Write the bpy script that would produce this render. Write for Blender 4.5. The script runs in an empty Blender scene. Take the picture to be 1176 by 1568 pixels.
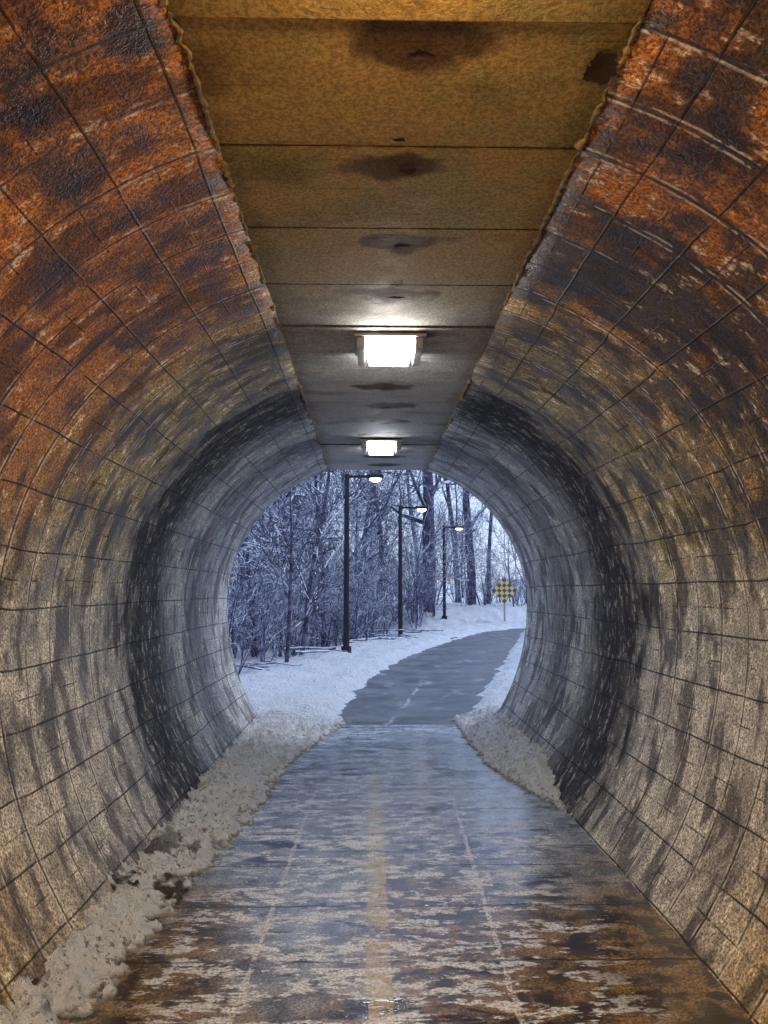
import bpy, math, random
from mathutils import Vector, noise as mn
import numpy as np
H=1.65
def interp(v,tab):
    return float(np.interp(v,[a for a,b in tab],[b for a,b in tab]))
def sstep(a,b,x):
    t=max(0,min(1,(x-a)/(b-a))); return t*t*(3-2*t)
def nz(x,y,z=0): return mn.noise(Vector((x,y,z)))
scene=bpy.context.scene
scene.view_settings.view_transform='Standard'
try: scene.view_settings.look='None'
except: pass
scene.view_settings.exposure=0

# ---------------------------------------------------------------- node helper
class G:
    def __init__(s,name):
        s.m=bpy.data.materials.new(name); s.m.use_nodes=True
        s.nt=s.m.node_tree; s.b=s.nt.nodes['Principled BSDF']
        s.tc=s.nt.nodes.new('ShaderNodeTexCoord')
    def put(s,sock,v):
        if isinstance(v,bpy.types.NodeSocket): s.nt.links.new(v,sock)
        elif isinstance(v,(tuple,list)) and len(v)==3 and len(sock.default_value)==4: sock.default_value=(*v,1)
        else: sock.default_value=v
    def math(s,op,a,b=0.0,c=None,clamp=False):
        n=s.nt.nodes.new('ShaderNodeMath'); n.operation=op; n.use_clamp=clamp
        s.put(n.inputs[0],a); s.put(n.inputs[1],b)
        if c is not None: s.put(n.inputs[2],c)
        return n.outputs[0]
    def mul(s,a,b,clamp=False): return s.math('MULTIPLY',a,b,clamp=clamp)
    def add(s,a,b,clamp=False): return s.math('ADD',a,b,clamp=clamp)
    def sub(s,a,b): return s.math('SUBTRACT',a,b)
    def sm(s,v,a,b,lo=0.0,hi=1.0):
        n=s.nt.nodes.new('ShaderNodeMapRange'); n.interpolation_type='SMOOTHSTEP'
        s.put(n.inputs[0],v)
        if a>b: a,b,lo,hi=b,a,hi,lo
        n.inputs[1].default_value=a;n.inputs[2].default_value=b;n.inputs[3].default_value=lo;n.inputs[4].default_value=hi
        return n.outputs[0]
    def mix(s,f,a,b,bt='MIX'):
        n=s.nt.nodes.new('ShaderNodeMix'); n.data_type='RGBA'; n.blend_type=bt
        s.put(n.inputs[0],f); s.put(n.inputs[6],a); s.put(n.inputs[7],b); return n.outputs[2]
    def sc(s,vec,x,y,z):
        n=s.nt.nodes.new('ShaderNodeVectorMath'); n.operation='MULTIPLY'
        s.put(n.inputs[0],vec); n.inputs[1].default_value=(x,y,z); return n.outputs[0]
    def noise(s,vec,scale=1,det=4,rough=.6,dist=0):
        n=s.nt.nodes.new('ShaderNodeTexNoise'); s.put(n.inputs['Vector'],vec)
        n.inputs['Scale'].default_value=scale;n.inputs['Detail'].default_value=min(det,3)
        n.inputs['Roughness'].default_value=rough;n.inputs['Distortion'].default_value=dist
        return n.outputs['Fac']
    def xyz(s,vec):
        n=s.nt.nodes.new('ShaderNodeSeparateXYZ'); s.put(n.inputs[0],vec); return n.outputs
    def ramp(s,f,stops):
        n=s.nt.nodes.new('ShaderNodeValToRGB'); s.put(n.inputs[0],f)
        e=n.color_ramp.elements
        while len(e)<len(stops): e.new(0.5)
        for i,(p,c) in enumerate(stops):
            e[i].position=p; e[i].color=(c,c,c,1) if not isinstance(c,tuple) else (*c,1)
        return n.outputs[0]
    def bump(s,h,dist=.01,st=1):
        n=s.nt.nodes.new('ShaderNodeBump'); n.inputs['Strength'].default_value=st
        n.inputs['Distance'].default_value=dist; s.put(n.inputs['Height'],h)
        s.nt.links.new(n.outputs[0],s.b.inputs['Normal'])
    def fin(s,col,rough=.8,spec=.5):
        s.put(s.b.inputs['Base Color'],col); s.put(s.b.inputs['Roughness'],rough)
        s.put(s.b.inputs['Specular IOR Level'],spec); return s.m

def simple(name,col,rough=.7,metal=0,scale=20,var=.25):
    g=G(name); n=g.noise(g.tc.outputs['Object'],scale,5)
    c=g.mix(n,tuple(x*(1-var) for x in col),tuple(min(1,x*(1+var)) for x in col))
    g.b.inputs['Metallic'].default_value=metal
    g.bump(n,.003,.4)
    return g.fin(c,rough)
def emis(name,col,st):
    g=G(name); g.put(g.b.inputs['Emission Color'],col); g.b.inputs['Emission Strength'].default_value=st
    n=g.noise(g.tc.outputs['Object'],8,2)
    return g.fin(g.mix(n,(.8,.8,.78),(.7,.7,.7)),.4)

def mesh(name,V,F,mats,smooth=False,uv=None,mi=None,parent=None):
    me=bpy.data.meshes.new(name); me.from_pydata([tuple(v) for v in V],[],F); me.update()
    o=bpy.data.objects.new(name,me); scene.collection.objects.link(o)
    for m in (mats if isinstance(mats,list) else [mats]): me.materials.append(m)
    if smooth: me.polygons.foreach_set('use_smooth',[True]*len(me.polygons))
    if mi: me.polygons.foreach_set('material_index',mi)
    if uv:
        l=me.uv_layers.new(name='UVMap')
        for lp in me.loops: l.data[lp.index].uv=uv[lp.vertex_index]
    if parent: o.parent=parent
    return o
def empty(name,loc=(0,0,0)):
    e=bpy.data.objects.new(name,None); scene.collection.objects.link(e); e.location=loc; return e
def box(V,F,x0,x1,y0,y1,z0,z1):
    b=len(V)
    V+= [(x0,y0,z0),(x1,y0,z0),(x1,y1,z0),(x0,y1,z0),(x0,y0,z1),(x1,y0,z1),(x1,y1,z1),(x0,y1,z1)]
    F+= [(b,b+3,b+2,b+1),(b+4,b+5,b+6,b+7),(b,b+1,b+5,b+4),(b+1,b+2,b+6,b+5),(b+2,b+3,b+7,b+6),(b+3,b,b+4,b+7)]
def tube(V,F,pts,rad,sides=3,cap=False):
    n=len(pts); base=len(V)
    for i,p in enumerate(pts):
        d=(pts[min(i+1,n-1)]-pts[max(i-1,0)]).normalized()
        a=d.cross(Vector((.31,.77,.21))); 
        if a.length<.1: a=d.cross(Vector((1,0,0)))
        a.normalize(); b=d.cross(a)
        for k in range(sides):
            t=2*math.pi*k/sides
            V.append(p+(a*math.cos(t)+b*math.sin(t))*rad[i])
    for i in range(n-1):
        for k in range(sides):
            k2=(k+1)%sides; o=base+i*sides
            F.append((o+k,o+k2,o+sides+k2,o+sides+k))
    if cap:
        F.append(tuple(base+k for k in range(sides))); F.append(tuple(base+(n-1)*sides+k for k in range(sides)))

# ---------------------------------------------------------------- tunnel wall profile (h units, rel. eye)
A=1.14;CY=-.08;BT=1.07;BB=1.36
prof=[]
t0=math.asin(-(1.06+CY)/BB)
for i in range(19):
    t=t0+(0-t0)*i/18; prof.append((A*math.cos(t),CY+BB*math.sin(t)))
t1=math.acos(.38/A)
for i in range(1,23):
    t=t1*i/22; prof.append((A*math.cos(t),CY+BT*math.sin(t)))
right=[(x*H,(v+1)*H) for x,v in prof]
CE=(.38*H,1.93*H)
CZ=1.93*H
loop=[(-x,z) for x,z in right]+[(-CE[0]+.01,CZ+.12),(CE[0]-.01,CZ+.12)]+right[::-1]
us=[0]
for i in range(1,len(loop)):
    us.append(us[-1]+math.dist(loop[i],loop[i-1]))
Y0,Y1=-5.2,5.885*H
P=.605
OFF=1.536*H

def wall_mat(kind):
    g=G('concrete_'+kind)
    ob=g.tc.outputs['Object']; x,y,z=g.xyz(ob)
    if kind=='wall':
        uvw=g.tc.outputs['UV']; u,v,_=g.xyz(uvw)
        st=uvw
    else:
        st=ob; u,v=x,y
    big=g.noise(ob,1.1,3,.6); med=g.noise(ob,4.5,3,.7); fine=g.noise(ob,75,2,.8)
    if kind=='wall':
        st1=g.noise(g.sc(st,2.0,4.6,1),1,3,.62,.25); st2=g.noise(g.sc(st,8,15,1),1,3,.8)
    else:
        st1=g.noise(g.sc(st,1.8,3.5,1),1,3,.6); st2=g.noise(g.sc(st,9,13,1),1,3,.8)
    d=g.mul(y,1/H)
    dw=g.add(d,g.mul(g.sub(big,.5),.5))
    dn=g.mul(dw,1/6.0)
    def at(l): return [(p/6.0,c) for p,c in l]
    if kind=='wall':
        base=g.mix(g.sm(med,.32,.68),(.33,.31,.265),(.68,.655,.575))
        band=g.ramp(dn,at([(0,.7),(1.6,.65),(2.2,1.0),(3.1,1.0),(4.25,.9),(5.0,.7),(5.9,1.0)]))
    else:
        base=g.mix(g.sm(med,.3,.7),(.42,.42,.43),(.54,.54,.55))
        band=g.ramp(dn,at([(0,.9),(1.9,.8),(2.5,.72),(3.3,.98),(4.2,.85),(5.9,.95)]))
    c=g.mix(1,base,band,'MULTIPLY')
    if kind=='wall':
        c=g.mix(g.sm(dw,3.2,4.6,0,.7),c,g.mix(1,c,(.84,.94,1.16),'MULTIPLY'))  # cool tint towards the exit: blue daylight painted into the wall colour
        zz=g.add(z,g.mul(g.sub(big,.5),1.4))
        warm_glow=g.mul(g.sm(zz,1.7,2.6),g.sm(dw,2.9,1.9))  # warm lamp glow painted into the colour of the near upper walls
        low=g.mul(g.sm(z,1.0,.1),g.sm(dw,2.6,1.6))
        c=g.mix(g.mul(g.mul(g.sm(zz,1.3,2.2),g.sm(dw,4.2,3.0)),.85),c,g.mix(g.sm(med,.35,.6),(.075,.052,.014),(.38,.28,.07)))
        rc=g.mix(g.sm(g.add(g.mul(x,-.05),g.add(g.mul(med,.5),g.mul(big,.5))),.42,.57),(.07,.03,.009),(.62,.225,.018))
        c=g.mix(g.mul(warm_glow,.92),c,rc)
        c=g.mix(g.mul(low,.8),c,(.50,.31,.05))  # same orange glow painted along the near wall foot
    else:
        c=g.mix(g.mul(g.sm(dw,2.9,1.5),.88),c,g.mix(g.sm(g.add(g.mul(big,.6),g.mul(med,.4)),.42,.58),(.48,.30,.065),(.33,.28,.08)))  # golden near ceiling: warm lamp glow painted into the mottled colour
        fy=g.sub(g.math('FRACT',g.mul(g.sub(y,OFF),1/P)),.2)
        sx=g.mul(g.sub(x,.05),3.9); sy=g.mul(fy,4.8)
        rr=g.math('SQRT',g.add(g.mul(sx,sx),g.mul(sy,sy)))
        rr=g.add(rr,g.mul(g.sub(g.noise(ob,2.3,3,.7),.5),2.6))
        c=g.mix(g.mul(g.sm(rr,.95,.5),.85),c,(.06,.03,.016))
        fb=g.math('ABSOLUTE',g.sub(g.math('FRACT',g.add(g.mul(y,1/.201),g.mul(g.sub(big,.5),.25))),.5))
        c=g.mix(g.mul(g.mul(g.sm(fb,.48,.495),g.sm(g.noise(g.sc(ob,2,5,1),1,2),.48,.6)),.45),c,(.03,.022,.016))
        fp=g.math('ABSOLUTE',g.sub(g.math('FRACT',g.mul(g.sub(y,OFF),1/P)),.5))
        c=g.mix(g.mul(g.sm(fp,.482,.494,0,.75),g.sm(med,.35,.5,.4,1)),c,(.035,.026,.018))
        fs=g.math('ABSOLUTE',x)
        c=g.mix(g.mul(g.sm(g.add(fs,g.mul(g.sub(med,.5),.25)),.50,.62),.55),c,g.mix(1,c,(.45,.38,.30),'MULTIPLY'))  # slab edges darkened: shadow beside the seam painted into the colour
    if kind=='wall':
        c=g.mix(g.sm(st1,.47,.60),c,g.mix(1,c,(.30,.28,.28),'MULTIPLY'))
        c=g.mix(g.mul(g.sm(st2,.50,.66),.45),c,g.mix(1,c,(1.9,1.9,1.9),'MULTIPLY'))
        mk=g.mul(g.sm(st2,.55,.60),g.mul(g.sm(med,.49,.57),g.sm(st1,.58,.48)))
        c=g.mix(g.mul(mk,.8),c,(.84,.78,.66))
        c=g.mix(g.sm(fine,.38,.62),g.mix(1,c,(.36,.36,.36),'MULTIPLY'),g.mix(1,c,(1.5,1.5,1.5),'MULTIPLY'))
    else:
        c=g.mix(g.sm(st1,.50,.72),c,g.mix(1,c,(.6,.57,.52),'MULTIPLY'))
        c=g.mix(g.mul(g.sm(st2,.57,.68),.3),c,g.mix(1,c,(1.5,1.5,1.5),'MULTIPLY'))
        c=g.mix(g.sm(fine,.38,.62),g.mix(1,c,(.68,.68,.68),'MULTIPLY'),g.mix(1,c,(1.25,1.25,1.25),'MULTIPLY'))
    hgt=g.add(g.mul(fine,.45),g.add(g.mul(st1,.3),g.mul(st2,.4)))
    if kind=='wall':
        wn=g.mul(g.sub(med,.5),.012)
        uw=g.mul(g.add(u,wn),1/.30); vw=g.mul(g.add(g.sub(v,OFF),wn),1/P)
        fu=g.math('ABSOLUTE',g.sub(g.math('FRACT',uw),.5)); fv=g.math('ABSOLUTE',g.sub(g.math('FRACT',vw),.5))
        brk=g.noise(uvw,2.5,2)
        j=g.math('MAXIMUM',g.mul(g.sm(fu,.480,.492),g.sm(brk,.32,.46)),g.mul(g.sm(fv,.488,.496),.95))
        fv2=g.math('ABSOLUTE',g.sub(g.math('FRACT',g.mul(vw,2)),.5))
        fu2=g.math('ABSOLUTE',g.sub(g.math('FRACT',g.mul(uw,2)),.5))
        j2=g.mul(g.math('MAXIMUM',g.sm(fv2,.480,.492),g.mul(g.sm(fu2,.47,.488),g.sm(med,.5,.56))),g.sm(brk,.66,.52))
        j=g.math('MAXIMUM',j,g.mul(j2,.85))
        c=g.mix(g.mul(j,.9),c,(.018,.015,.013))
        jl=g.mul(g.mul(g.sm(fv2,.41,.45),g.sm(fv2,.475,.455)),g.sm(st2,.47,.56))
        c=g.mix(g.mul(g.mul(jl,g.sm(big,.42,.5)),.8),c,(.84,.78,.66))
        ds=g.add(d,g.add(g.mul(g.sub(st1,.5),.9),g.mul(g.sub(big,.5),.5)))
        k1=g.mul(g.sm(ds,3.05,3.6),g.sm(ds,4.4,3.85)); k2=g.mul(g.mul(g.sm(ds,4.35,4.65),g.sm(ds,5.1,4.75)),.6)
        soot=g.math('MAXIMUM',k1,k2)
        soot=g.mul(soot,g.sm(st2,.66,.52,.45,.97))
        c=g.mix(g.mul(soot,.95),c,(.018,.018,.028))
        hgt=g.sub(hgt,g.mul(j,.8))
        g.bump(hgt,.018,1)
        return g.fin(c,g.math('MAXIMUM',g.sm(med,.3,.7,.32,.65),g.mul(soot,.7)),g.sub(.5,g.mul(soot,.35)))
    g.bump(hgt,.005,1)
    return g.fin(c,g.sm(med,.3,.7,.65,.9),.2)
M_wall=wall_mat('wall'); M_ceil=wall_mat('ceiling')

V=[];F=[];UV=[]
ys=list(np.arange(Y0,Y1,P/4))+[Y1]
nl=len(loop)
rng=random.Random(4)
for yy in ys:
    seg=math.floor((yy-OFF)/P+1e-4); r=random.Random(seg*7+1); jx,jz=r.uniform(-.006,.006),r.uniform(-.006,.006)
    for i,(px,pz) in enumerate(loop):
        k=1+.006*nz(px*1.3,yy*1.5,pz*1.3)
        V.append((px*k+jx,yy,pz*k+(jz if pz>.2 else 0))); UV.append((us[i],yy))
for r_ in range(len(ys)-1):
    for i in range(nl-1):
        a=r_*nl+i; F.append((a,a+1,a+nl+1,a+nl))
tunnel=empty('pedestrian_tunnel')
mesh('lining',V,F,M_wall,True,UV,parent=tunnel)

V=[];F=[]
k=-16
while OFF+k*P<Y1-.05:
    ya=OFF+k*P+.004; yb=min(OFF+(k+1)*P-.004,Y1); zj=rng.uniform(-.008,.008)
    if ya>Y0:
        box(V,F,-CE[0]-.004,CE[0]+.004,ya,yb,CZ+zj,CZ+.09)
    k+=1
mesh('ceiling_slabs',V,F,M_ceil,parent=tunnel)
M_rib=simple('mortar_rib',(.22,.17,.09),.9,0,40,.8)
V=[];F=[]
for s in (-1,1):
    pts=[];rad=[]
    yy=Y0
    while yy<Y1:
        nr=1-sstep(2.5,5.5,yy)*.6
        pts.append(Vector((s*(CE[0]+.004+nr*(.016*nz(yy*3,s*3)+.014*nz(yy*21,s)+.010*nz(yy*50,s))),yy,CZ+.002+.006*nz(yy*9,7+s))))
        rad.append(max(.001,.008+.018*nz(yy*11,s*9)+.012*nz(yy*43,s)))
        yy+=.018
    tube(V,F,pts,rad,6)
mesh('mortar_seam',V,F,M_rib,False,parent=tunnel)
M_dark=simple('spalled_concrete',(.05,.022,.012),.9,0,30,.5)
def blob(cx,cy,rx,ry,z,seed,n=22):
    V=[(cx,cy,z+.004)];F=[]
    for i in range(n):
        t=2*math.pi*i/n; r=1+.6*nz(math.cos(t)*1.6+seed,math.sin(t)*1.6)+.3*nz(math.cos(t)*5+seed,math.sin(t)*5)
        V.append((cx+rx*r*math.cos(t),cy+ry*r*math.sin(t),z))
    for i in range(n): F.append((0,1+i,1+(i+1)%n))
    return V,F
V,F=blob(.575,1.27*H,.06,.07,CZ-.012,3,40); mesh('spall',V,F,M_dark,parent=tunnel)
V=[];F=[]
for k in range(-1,12):
    if k in(3,4,8,9): continue
    a,b=blob(.04,OFF+(k+.2)*P,.04,.02,CZ-.012,k,12); o=len(V); V+=a; F+=[tuple(q+o for q in f) for f in b]
a,b=blob(.0,OFF-.07,.02,.012,CZ-.012,5,12); o=len(V); V+=a; F+=[tuple(q+o for q in f) for f in b]
mesh('lifting_holes',V,F,M_dark,parent=tunnel)

M_head=simple('headwall_concrete',(.33,.32,.30),.85,0,6,.3)
for ye,sg in ((Y1,1),(Y0,-1)):
    V=[];F=[]
    for (px,pz) in loop: V.append((px,ye,pz))
    for (px,pz) in loop:
        cx,cz=px,pz-1.5; m=max(abs(cx)/4.0,abs(cz)/2.7 if cz>0 else abs(cz)/1.7); V.append((px/m,ye+.001*sg,1.5+cz/m))
    n=len(loop)
    for i in range(n-1): F.append((i,i+1,n+i+1,n+i))
    mesh('headwall',V,F,M_head,parent=tunnel)
M_emb=simple('snowy_turf',(.7,.71,.74),.9,0,2,.12)
V=[];F=[]
xs=np.linspace(-18,18,37); yy_=np.linspace(Y0+.05,Y1-.05,14)
for b in yy_:
    for a in xs: V.append((a,b,4.25*(1-sstep(4.2,15,abs(a)))+.1*nz(a*.6,b*.6)-.06))
for b in range(13):
    for a in range(36):
        q=b*37+a; F.append((q,q+1,q+38,q+37))
base=len(V)
for row in (0,13):
    for a in range(37):
        q=row*37+a; V.append((V[q][0],V[q][1],-.3))
for r_,row in enumerate((0,13)):
    for a in range(36):
        if abs(xs[a])<4.01 and abs(xs[a+1])<4.01: continue
        q=row*37+a; w=base+r_*37+a; F.append((q,q+1,w+1,w))
mesh('embankment',V,F,M_emb,True)

# ---------------------------------------------------------------- tunnel floor
g=G('wet_concrete_floor'); ob=g.tc.outputs['Object']; x,y,z=g.xyz(ob)
d=g.mul(y,1/H)
big=g.noise(ob,1.2,3); med=g.noise(ob,6,3,.65); fine=g.noise(ob,70,2,.8)
s1=g.noise(g.sc(ob,2.2,6,1),1,3,.7,.4); s2=g.noise(g.sc(ob,7,14,1),1,3,.75)
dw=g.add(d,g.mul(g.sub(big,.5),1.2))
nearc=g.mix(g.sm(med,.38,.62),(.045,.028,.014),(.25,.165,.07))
farc=g.mix(g.sm(med,.35,.65),(.16,.19,.25),(.36,.42,.52))  # far floor: icy film, with bluish reflection of the exit painted in
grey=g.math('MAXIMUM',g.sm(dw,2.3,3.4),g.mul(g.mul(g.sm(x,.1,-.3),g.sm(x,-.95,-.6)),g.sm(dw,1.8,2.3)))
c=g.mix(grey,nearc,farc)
wid=g.sm(g.add(g.math('ABSOLUTE',x),g.mul(g.sub(big,.5),1.2)),1.2,.8)
fr=g.mul(g.sm(s1,.47,.53),g.sm(s2,.46,.54))
fr=g.mul(g.math('MAXIMUM',fr,g.sm(s2,.60,.64)),wid)
c=g.mix(g.mul(fr,g.sm(dw,3.3,4.4,.85,.35)),c,(.70,.75,.83))
dk=g.mul(g.sm(s1,.45,.40),g.sm(g.noise(g.sc(ob,.9,3,1),1,3),.44,.54))
c=g.mix(g.mul(dk,.9),c,(.02,.016,.014))
wx=g.add(x,g.mul(g.sub(med,.5),.04))
yl=g.mul(g.sm(g.math('ABSOLUTE',g.add(wx,.055)),.058,.046),g.sm(s2,.58,.46))
c=g.mix(g.mul(yl,g.sm(dw,4.8,3.2,.0,.8)),c,(.50,.38,.12))
for cx in (-.71,.41):
    l=g.mul(g.sm(g.math('ABSOLUTE',g.sub(wx,g.add(cx,g.mul(y,.025)))),.017,.007),g.mul(g.mul(g.sm(fine,.35,.5),g.sm(s2,.38,.48)),g.sm(dw,4.2,3.4)))
    c=g.mix(g.mul(l,.85),c,(.66,.66,.66))
fy=g.math('ABSOLUTE',g.sub(g.math('FRACT',g.mul(g.add(y,g.mul(g.sub(med,.5),.04)),1/P)),.5))
fy2=g.math('ABSOLUTE',g.sub(g.math('FRACT',g.mul(g.add(y,g.mul(g.sub(med,.5),.06)),2/P)),.5))
j=g.math('MAXIMUM',g.mul(g.sm(fy,.482,.492),g.sm(big,.40,.5)),g.mul(g.mul(g.sm(fy2,.47,.485),g.sm(s1,.5,.58)),.6))
c=g.mix(g.mul(j,.9),c,(.015,.013,.012))
c=g.mix(g.sm(fine,.4,.6),g.mix(1,c,(.5,.5,.5),'MULTIPLY'),g.mix(1,c,(1.4,1.4,1.4),'MULTIPLY'))
g.bump(g.sub(g.add(g.mul(fine,.12),g.add(g.mul(s1,.6),g.mul(s2,.35))),j),.007,.7)
rg=g.add(g.sm(s1,.40,.6,.07,.26),g.mul(fr,.2))
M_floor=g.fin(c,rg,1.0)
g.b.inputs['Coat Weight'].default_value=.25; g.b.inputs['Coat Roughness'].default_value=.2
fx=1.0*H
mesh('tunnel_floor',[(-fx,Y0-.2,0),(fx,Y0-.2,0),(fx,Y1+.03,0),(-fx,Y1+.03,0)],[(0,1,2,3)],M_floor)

# ---------------------------------------------------------------- snow
def snow_mat(name,dirt):
    g=G(name); ob=g.tc.outputs['Object']; x,yy,z=g.xyz(ob)
    n=g.noise(ob,9,3,.8); f=g.noise(ob,30,3,.8)
    c=g.mix(g.sm(n,.3,.7),(.72,.80,.92),(.88,.93,.99))
    if dirt:
        k=g.sm(g.add(g.mul(n,.45),g.mul(f,.55)),.54,.59)
        c=g.mix(g.mul(k,g.sm(yy,8.8,5.5,.2,.8)),c,(.13,.115,.10))
        c=g.mix(g.mul(g.sm(z,.025,.0),.75),c,(.10,.09,.085))
        k2=g.mul(g.sm(g.noise(ob,2.6,3,.6),.56,.60),g.sm(yy,6,4.5))
        c=g.mix(g.mul(k2,.95),c,(.03,.02,.013))
    else:
        c=g.mix(g.mul(g.sm(f,.56,.62),g.sm(n,.45,.6)),c,(.34,.37,.45))
    g.bump(g.add(n,g.mul(f,.7)),.09,1)
    return g.fin(c,.5,.4)
M_snow=snow_mat('snow',0.0); M_dsnow=snow_mat('dirty_snow',.75)
tabL=[(0,-.83),(1.5,-.80),(1.775,-.77),(2.08,-.705),(2.77,-.68),(3.5,-.60),(4.6,-.545),(5.2,-.45),(5.885,-.31),(6.2,-.28)]
tabR=[(0,.9),(3.3,.88),(3.8,.78),(4.2,.70),(4.6,.64),(5.885,.61),(6.2,.60)]
for tab,s,hh in ((tabL,-1,.12),(tabR,1,.18)):
    V=[];F=[]
    ya=np.arange(.3 if s<0 else 5.3,Y1+.35,.022); xa=np.arange(.2,.95,.016)
    for yy in ya:
        e=abs(interp(yy/H,tab)); hk=hh*(1 if s<0 else sstep(5.5,7.4,yy))
        for xx in xa:
            t=(xx-e)/max(.05,.86-e)
            n1=nz(xx*9*H,yy*7,s); n2=nz(xx*26,yy*24,s+4); n3=nz(xx*50,yy*55,s+9)
            near=1-sstep(2.0,4.6,yy/H)
            z=hk*(.3+.7*sstep(0,1,t))
            if t<=0: z=.036+.3*t
            z+= (.035+.04*near)*n1+.05*n2+.036*n3 -.01*near-.012
            V.append((s*xx*H,yy,z))
    nx=len(xa)
    for a in range(len(ya)-1):
        for b in range(nx-1):
            q=a*nx+b
            if max(V[q][2],V[q+1][2],V[q+nx][2],V[q+nx+1][2])<-.004: continue
            F.append((q,q+1,q+nx+1,q+nx))
    mesh('snow_ridge',V,F,M_dsnow,True)

# ---------------------------------------------------------------- outdoor path + ground
PC=[(-.0,8.0,.9),(.27,9.7,.80),(.68,12.5,1.0),(1.42,16.5,1.2),(2.47,21,1.2),(3.8,26,1.05),(4.5,28.5,.95),(5.2,30.8,.85),(6.4,32.6,.85),(9,34.3,1.0),(25,37,1.4)]
def cr(p0,p1,p2,p3,t):
    return tuple(.5*((2*b)+(-a+c)*t+(2*a-5*b+4*c-d)*t*t+(-a+3*b-3*c+d)*t**3) for a,b,c,d in zip(p0,p1,p2,p3))
cl=[]
for i in range(len(PC)-1):
    for k in range(12):
        cl.append(cr(PC[max(i-1,0)],PC[i],PC[i+1],PC[min(i+2,len(PC)-1)],k/12))
cl.append(PC[-1])
cla=np.array(cl)
g=G('asphalt'); ob=g.tc.outputs['Object']; x,y,z=g.xyz(ob)
n=g.noise(ob,1.2,3,.65); f=g.noise(ob,50,3,.7); s=g.noise(g.sc(ob,2.5,1,1),1,3)
c=g.mix(g.sm(n,.35,.65),(.06,.07,.09),(.14,.16,.20))
c=g.mix(g.mul(g.sm(s,.58,.68),.3),c,(.55,.62,.74))
cn=g.math('ABSOLUTE',g.sub(x,g.add(g.mul(g.sub(y,9.7),.16),g.add(.12,g.mul(g.sub(n,.5),.3)))))
c=g.mix(g.mul(g.sm(cn,.035,.015),g.mul(g.sm(s,.42,.5),g.sm(y,16,13,0,.7))),c,(.40,.42,.48))
c=g.mix(g.sm(f,.4,.6),g.mix(1,c,(.6,.6,.6),'MULTIPLY'),g.mix(1,c,(1.2,1.2,1.2),'MULTIPLY'))
g.bump(f,.005,.7)
M_asph=g.fin(c,g.sm(n,.35,.65,.3,.6),.5)
V=[];F=[]
for i,(px,py,w) in enumerate(cl):
    a=cla[max(i-1,0)];b=cla[min(i+1,len(cl)-1)]
    t=Vector((b[0]-a[0],b[1]-a[1],0)).normalized(); nn=Vector((t.y,-t.x,0))
    if py<Y1+.04: continue
    V.append(Vector((px,py,-.006))-nn*(w+.5)); V.append(Vector((px,py,-.006))+nn*(w+.5))
V=[Vector((-1.2,Y1+.035,-.006)),Vector((1.6,Y1+.035,-.006))]+V
for i in range(len(V)//2-1): F.append((2*i,2*i+1,2*i+3,2*i+2))
mesh('path',V,F,M_asph)
def pdist(x,y):
    dd=np.hypot(cla[:,0]-x,cla[:,1]-y)-cla[:,2]; k=int(np.argmin(dd)); return dd[k], x-cla[k,0]
def gz(x,y):
    dd,side=pdist(x,y) if (-12<x<30 and 5<y<45) else (9,-1)
    if y<Y1+.02: 
        return -.08
    z=-.05+.19*sstep(-.12,.35,dd+.16*nz(x*2.2,y*2.2)+.10*nz(x*7,y*7))
    if dd>.1: z+=.11*nz(x*1.4,y*1.4,3)+.10*nz(x*5,y*5,1)
    z+=.75*sstep(33.5,40,y)*sstep(-2,4,x)*sstep(.3,3,dd)
    z+=-.55*sstep(1.4,5,dd)*(1 if side<0 else -.6)*sstep(11,15,y)*(1-sstep(30,36,y))
    z+=2.5*sstep(60,200,math.hypot(x,y-20))
    return z
def axis(lo,a,b,hi,st):
    m=list(np.arange(a,b,st)); l=[];v=a;q=st
    while v>lo: q*=1.35; v-=q; l.append(v)
    r=[];v=m[-1];q=st
    while v<hi: q*=1.35; v+=q; r.append(v)
    return l[::-1]+m+r
gx=axis(-400,-6,9,400,.13); gy=axis(-400,9.75,36,600,.13)
V=[(a,b,gz(a,b)) for b in gy for a in gx]; F=[]
nx=len(gx)
for b in range(len(gy)-1):
    for a in range(nx-1):
        q=b*nx+a; F.append((q,q+1,q+nx+1,q+nx))
mesh('ground',V,F,M_snow,True)

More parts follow.
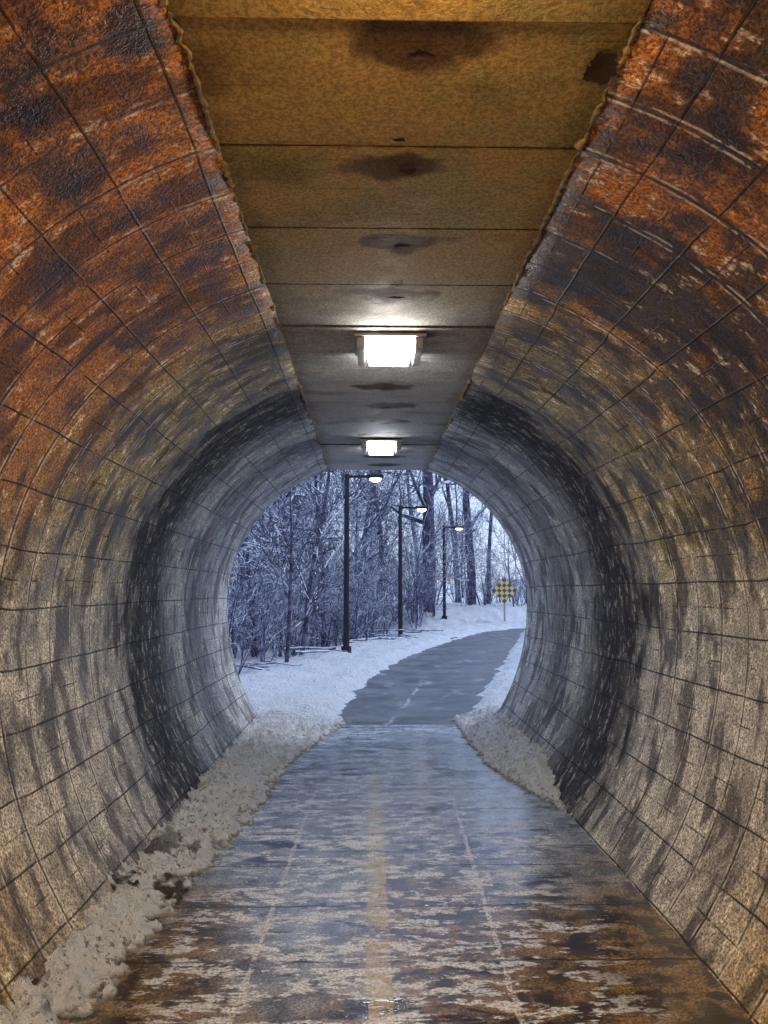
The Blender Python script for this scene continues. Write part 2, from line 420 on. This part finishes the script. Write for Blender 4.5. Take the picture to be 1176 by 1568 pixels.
# ---------------------------------------------------------------- vegetation
def bark(name,dark,mid,snow,lo,hi):
    g=G(name); ob=g.tc.outputs['Object']
    n=g.noise(ob,5,2); nr=g.nt.nodes.new('ShaderNodeNewGeometry')
    nzv=g.xyz(nr.outputs['Normal'])[2]
    c=g.mix(g.sm(n,.35,.65),dark,mid)
    c=g.mix(g.mul(g.sm(nzv,lo,hi),g.sm(n,.35,.55,.2,.9)),c,snow)  # upward faces lightened: light snow plus pale highlights painted into the bark
    return g.fin(c,.85,.2)
M_twig=bark('frosted_highlit_twigs',(.035,.032,.062),(.20,.195,.31),(.84,.89,.98),.0,.5)
M_bark=bark('bark',(.04,.036,.055),(.15,.145,.21),(.82,.87,.96),.1,.6)
def grow(r,V,F,p,dr,L,rad,lev,cfg,sides=3):
    n=cfg['seg'][lev]; pts=[p.copy()]; q=p.copy(); dd=dr.copy(); dirs=[dd.copy()]
    w=cfg['wob'][lev]
    for i in range(n):
        dd=(dd+Vector((r.gauss(0,w),r.gauss(0,w),r.gauss(0,w)+cfg['up'][lev]))).normalized()
        q=q+dd*(L/n); pts.append(q.copy()); dirs.append(dd.copy())
    taper=cfg['tap'][lev]
    rad_l=[max(cfg['rmin'],rad*(1-(1-taper)*i/n)) for i in range(n+1)]
    tube(V,F,pts,rad_l,sides if lev else cfg['s0'])
    if lev+1>=len(cfg['seg']): return
    for c in range(cfg['kids'][lev]):
        t=r.uniform(cfg['t0'][lev],1.0); k=min(n-1,int(t*n)); fr=t*n-k
        bp=pts[k].lerp(pts[k+1],fr); bd=dirs[k+1]
        ax=Vector((r.gauss(0,1),r.gauss(0,1),r.gauss(0,.6))); ax=(ax-bd*ax.dot(bd)); ax.normalize()
        a=math.radians(r.uniform(*cfg['ang'])); nd=(bd*math.cos(a)+ax*math.sin(a)).normalized()
        rr=rad*(1-(1-taper)*t)
        grow(r,V,F,bp,nd,L*r.uniform(*cfg['len'])*(1.15-.5*t),rr*r.uniform(.4,.6),lev+1,cfg)
SH=dict(seg=[5,4,3],wob=[.14,.2,.22],up=[.02,.05,.0],tap=[.3,.3,.4],rmin=.0055,s0=4,kids=[7,4],t0=[.2,.15],ang=(20,65),len=(.3,.6))
TL=dict(seg=[7,5,4,3],wob=[.12,.18,.2,.22],up=[.03,.04,.02,.0],tap=[.25,.3,.4,.5],rmin=.007,s0=5,kids=[10,6,3],t0=[.2,.15,.1],ang=(25,70),len=(.35,.6))
TR=dict(seg=[9,6,4,3],wob=[.05,.15,.18,.2],up=[.03,.05,.03,.01],tap=[.3,.25,.3,.4],rmin=.010,s0=8,kids=[16,8,5],t0=[.2,.2,.15],ang=(25,70),len=(.3,.5))
def shrub_mesh(seed):
    r=random.Random(seed); V=[];F=[]
    for s in range(8):
        a=r.uniform(0,6.28); t=r.uniform(.05,.5)
        grow(r,V,F,Vector((math.cos(a)*.15,math.sin(a)*.15,-.1)),Vector((math.cos(a)*t,math.sin(a)*t,1)).normalized(),r.uniform(1.6,3.2),r.uniform(.012,.026),0,SH)
    me=bpy.data.meshes.new('shrub_mesh'); me.from_pydata([tuple(v) for v in V],[],F); me.materials.append(M_twig); return me
def tree_mesh(seed,L,rad,cfg=TR,lean=.03,mat=None):
    r=random.Random(seed); V=[];F=[]
    grow(r,V,F,Vector((0,0,-.3)),Vector((r.gauss(0,lean),r.gauss(0,lean),1)).normalized(),L,rad,0,cfg)
    me=bpy.data.meshes.new('tree_mesh'); me.from_pydata([tuple(v) for v in V],[],F); me.materials.append(mat or M_bark); return me
shr=[shrub_mesh(i) for i in range(7)]
tall=[tree_mesh(300+i,6.5,.05,TL,.15,M_twig) for i in range(5)]
def inst(me,name,x,y,s,par=None,z=None):
    o=bpy.data.objects.new(name,me); scene.collection.objects.link(o)
    o.location=(x,y,gz(x,y) if z is None else z); o.rotation_euler=(0,0,rng.uniform(0,6.28)); o.scale=(s,s,s*rng.uniform(.85,1.2))
    if par: o.parent=par
    return o
edge=[(9,-5.5),(12,-4.4),(13.9,-3.6),(15,-3.0),(18.5,-2.0),(24.3,-.4),(30,1.0),(36,2.8),(60,8)]
th=empty('shrub_thicket')
n=0
rng=random.Random(11)
while n<116:
    y_=rng.uniform(12.5,42); xe=interp(y_,edge)
    x_=xe-.1-abs(rng.gauss(0,1))*4.5
    if x_<-.2*y_-5: continue
    inst(rng.choice(shr),'shrub',x_,y_,rng.uniform(.7,1.1)*(.72+.012*y_),th); n+=1
n=0
while n<60:
    y_=rng.uniform(17,42); xe=interp(y_,edge)
    x_=xe-1.2-abs(rng.gauss(0,1))*4.5
    if x_<-.2*y_-5: continue
    inst(rng.choice(tall),'sapling',x_,y_,rng.uniform(.7,1.1),th); n+=1
for i in range(36):
    y_=rng.uniform(40,54); x_=rng.uniform(2,15)
    inst(rng.choice(shr+tall),'shrub',x_,y_,rng.uniform(.7,1.0),th)
V=[];F=[]
for i in range(26):
    y_=rng.uniform(14,30); x_=interp(y_,edge)+rng.uniform(-1.5,.7); a=rng.uniform(-.9,.5); L=rng.uniform(.8,2.4)
    z0=gz(x_,y_)+rng.uniform(.05,.35); p=Vector((x_,y_,z0)); pts=[p]
    for k in range(5):
        p=p+Vector((math.cos(a),math.sin(a)*1.2,rng.uniform(-.12,.12)))*(L/5); pts.append(p)
    tube(V,F,pts,[rng.uniform(.015,.035)]*6,5)
mesh('fallen_stems',V,F,M_twig,parent=th)
trm=[tree_mesh(100+i,rng.uniform(11,15),rng.uniform(.13,.20)) for i in range(5)]
wd=empty('distant_woods')
for i in range(36):
    y_=rng.uniform(34,80); x_=rng.uniform(-.25*y_-6,.12*y_ if y_>50 else .02*y_)
    inst(rng.choice(trm),'tree',x_,y_,rng.uniform(.7,1.1),wd)
for i in range(16):
    y_=rng.uniform(55,90); x_=rng.uniform(.1*y_,.3*y_+3)
    inst(rng.choice(trm),'tree',x_,y_,rng.uniform(.5,.8),wd)
def px(pxx,d): return (pxx-566)*d/1177-.1
for seed,pp,d_,L,rad in ((1,655,38,17,.36),(2,722,43,16,.26),(3,461,21,9,.075),(4,440,17,4.5,.05),(5,702,50,15,.20),(7,395,24,8,.08),(8,748,46,13,.14),(9,640,48,14,.20),(12,497,28,10,.1)):
    me=tree_mesh(seed+40,L,rad,TR,.02 if rad>.2 else .08)
    inst(me,'bare_tree',px(pp,d_),d_,1)

# ---------------------------------------------------------------- street lamps
M_pole=simple('dark_painted_metal',(.010,.010,.014),.7,0,30,.2)
M_lens=emis('lamp_lens',(1,.93,.8),14)
def lamp(pxx,d_,zt):
    x=px(pxx,d_); zb=max(gz(x,d_),-.1)
    e=empty('street_lamp',(x,d_,zb)); Ht=zt-zb
    V=[];F=[]
    tube(V,F,[Vector((0,0,-.3)),Vector((0,0,.12)),Vector((0,0,.13)),Vector((0,0,Ht))],[.13,.13,.078,.06],12,True)
    mesh('pole',V,F,M_pole,parent=e)
    V=[];F=[]; box(V,F,.0,.55,-.03,.03,Ht-.10,Ht-.04); mesh('arm',V,F,M_pole,parent=e)
    V=[];F=[]; box(V,F,.5,.92,-.14,.14,Ht-.12,Ht-.02)
    o=mesh('head',V,F,M_pole,parent=e); b=o.modifiers.new('b','BEVEL'); b.width=.03; b.segments=3
    V=[];F=[]
    for i in range(5):
        a=i*math.pi/8; rr=math.cos(a); zz=-math.sin(a)*.09
        for k in range(16):
            t=k*math.pi/8; V.append((.72+.15*rr*math.cos(t),.11*rr*math.sin(t),Ht-.121+zz))
    for i in range(4):
        for k in range(16): F.append((i*16+k,i*16+(k+1)%16,i*16+16+(k+1)%16,i*16+16+k))
    mesh('lens',V,F,M_lens,parent=e)
    V=[];F=[]; box(V,F,-.06,.06,-.095,-.06,.45,.75); mesh('access_cover',V,F,M_pole,parent=e)
lamp(531,19.4,4.62); lamp(613,25.6,4.5); lamp(680,36,4.7)

# ---------------------------------------------------------------- sign
g=G('checker_sign'); ck=g.nt.nodes.new('ShaderNodeTexChecker'); g.nt.links.new(g.tc.outputs['UV'],ck.inputs['Vector'])
ck.inputs['Scale'].default_value=5; ck.inputs['Color1'].default_value=(.85,.6,.12,1); ck.inputs['Color2'].default_value=(.04,.04,.04,1)
M_sign=g.fin(g.mix(g.mul(g.noise(g.tc.outputs['Object'],9,3),.2),ck.outputs[0],(.6,.6,.6)),.4)
M_steel=simple('galvanised_steel',(.35,.36,.37),.5,.7,20,.2)
d_=36;x_=px(772,d_); zc=1.65+.02
e=empty('warning_sign',(x_,d_,0)); r_=.60
V=[(0,0,zc-r_),(r_,0,zc),(0,0,zc+r_),(-r_,0,zc),(0,.02,zc-r_),(r_,.02,zc),(0,.02,zc+r_),(-r_,.02,zc)]
F=[(0,1,2,3),(7,6,5,4),(0,4,5,1),(1,5,6,2),(2,6,7,3),(3,7,4,0)]
mesh('plate',V,F,M_sign,uv=[(0.001,0.001),(.999,.001),(.999,.999),(.001,.999)]*2,parent=e)
V=[];F=[]; box(V,F,-.035,.035,.022,.08,-.2,zc+.45); mesh('post',V,F,M_steel,parent=e)

# ---------------------------------------------------------------- ceiling lights
M_fr=simple('fixture_metal',(.25,.24,.22),.5,.5,25,.3)
def fixture(d_,col,st):
    yy=d_*H; e=empty('ceiling_light',(.02,yy,CZ)); w=.165; l=.17
    V=[];F=[]; box(V,F,-w-.05,w+.05,-l-.03,l+.03,-.03,-.012); mesh('housing',V,F,M_fr,parent=e)
    v=[(-w*.74,-l*.9,-.11),(w*.74,-l*.9,-.11),(w*.74,l*.9,-.11),(-w*.74,l*.9,-.11),(-w*.85,-l,-.031),(w*.85,-l,-.031),(w*.85,l,-.031),(-w*.85,l,-.031)]
    f=[(0,3,2,1),(0,1,5,4),(1,2,6,5),(2,3,7,6),(3,0,4,7)]
    mesh('diffuser',v,f,emis('diffuser',col,st),parent=e)
    V=[];F=[]
    for s in (-1,1): box(V,F,s*w*1.05-.022,s*w*1.05+.022,-l-.01,l+.01,-.10,-.031)
    mesh('side_rails',V,F,M_fr,parent=e)
fixture(2.80,(1,.95,.87),92)
fixture(4.75,(.90,.95,1),44)
fixture(.78,(1,.63,.28),160)
fixture(-1.22,(1,.80,.52),270)

# ---------------------------------------------------------------- world, sun
w=bpy.data.worlds.new('World'); scene.world=w; w.use_nodes=True; nt=w.node_tree
bg=nt.nodes['Background']; sky=nt.nodes.new('ShaderNodeTexSky'); sky.sky_type='NISHITA'; sky.sun_disc=False
az=math.radians(60); el=math.radians(48)
sky.sun_elevation=el; sky.sun_rotation=az; sky.dust_density=.5; sky.air_density=1.2; sky.ozone_density=3
mx=nt.nodes.new('ShaderNodeMix'); mx.data_type='RGBA'; mx.inputs[0].default_value=.7
mx.inputs[7].default_value=(5.0,6.3,9.4,1)   # thin high overcast veil
nt.links.new(sky.outputs[0],mx.inputs[6]); nt.links.new(mx.outputs[2],bg.inputs[0]); bg.inputs[1].default_value=.15
sd=bpy.data.lights.new('sun','SUN'); sd.energy=1.3; sd.angle=math.radians(12); sd.color=(1,.98,.95)
so=bpy.data.objects.new('sun',sd); scene.collection.objects.link(so)
dirv=Vector((math.sin(az)*math.cos(el),math.cos(az)*math.cos(el),math.sin(el)))
so.rotation_euler=(-dirv).to_track_quat('-Z','Y').to_euler(); so.location=(10,20,20)

cd=bpy.data.cameras.new('camera'); cam=bpy.data.objects.new('camera',cd); scene.collection.objects.link(cam)
cd.sensor_fit='VERTICAL'; cd.sensor_height=36; cd.sensor_width=27; cd.lens=1177/1568*36
cam.location=(-.06*H,0,H)
cam.rotation_euler=(math.radians(90+5.87),0,-math.atan(22/1177))
cd.clip_start=.05; cd.clip_end=2000
scene.camera=cam
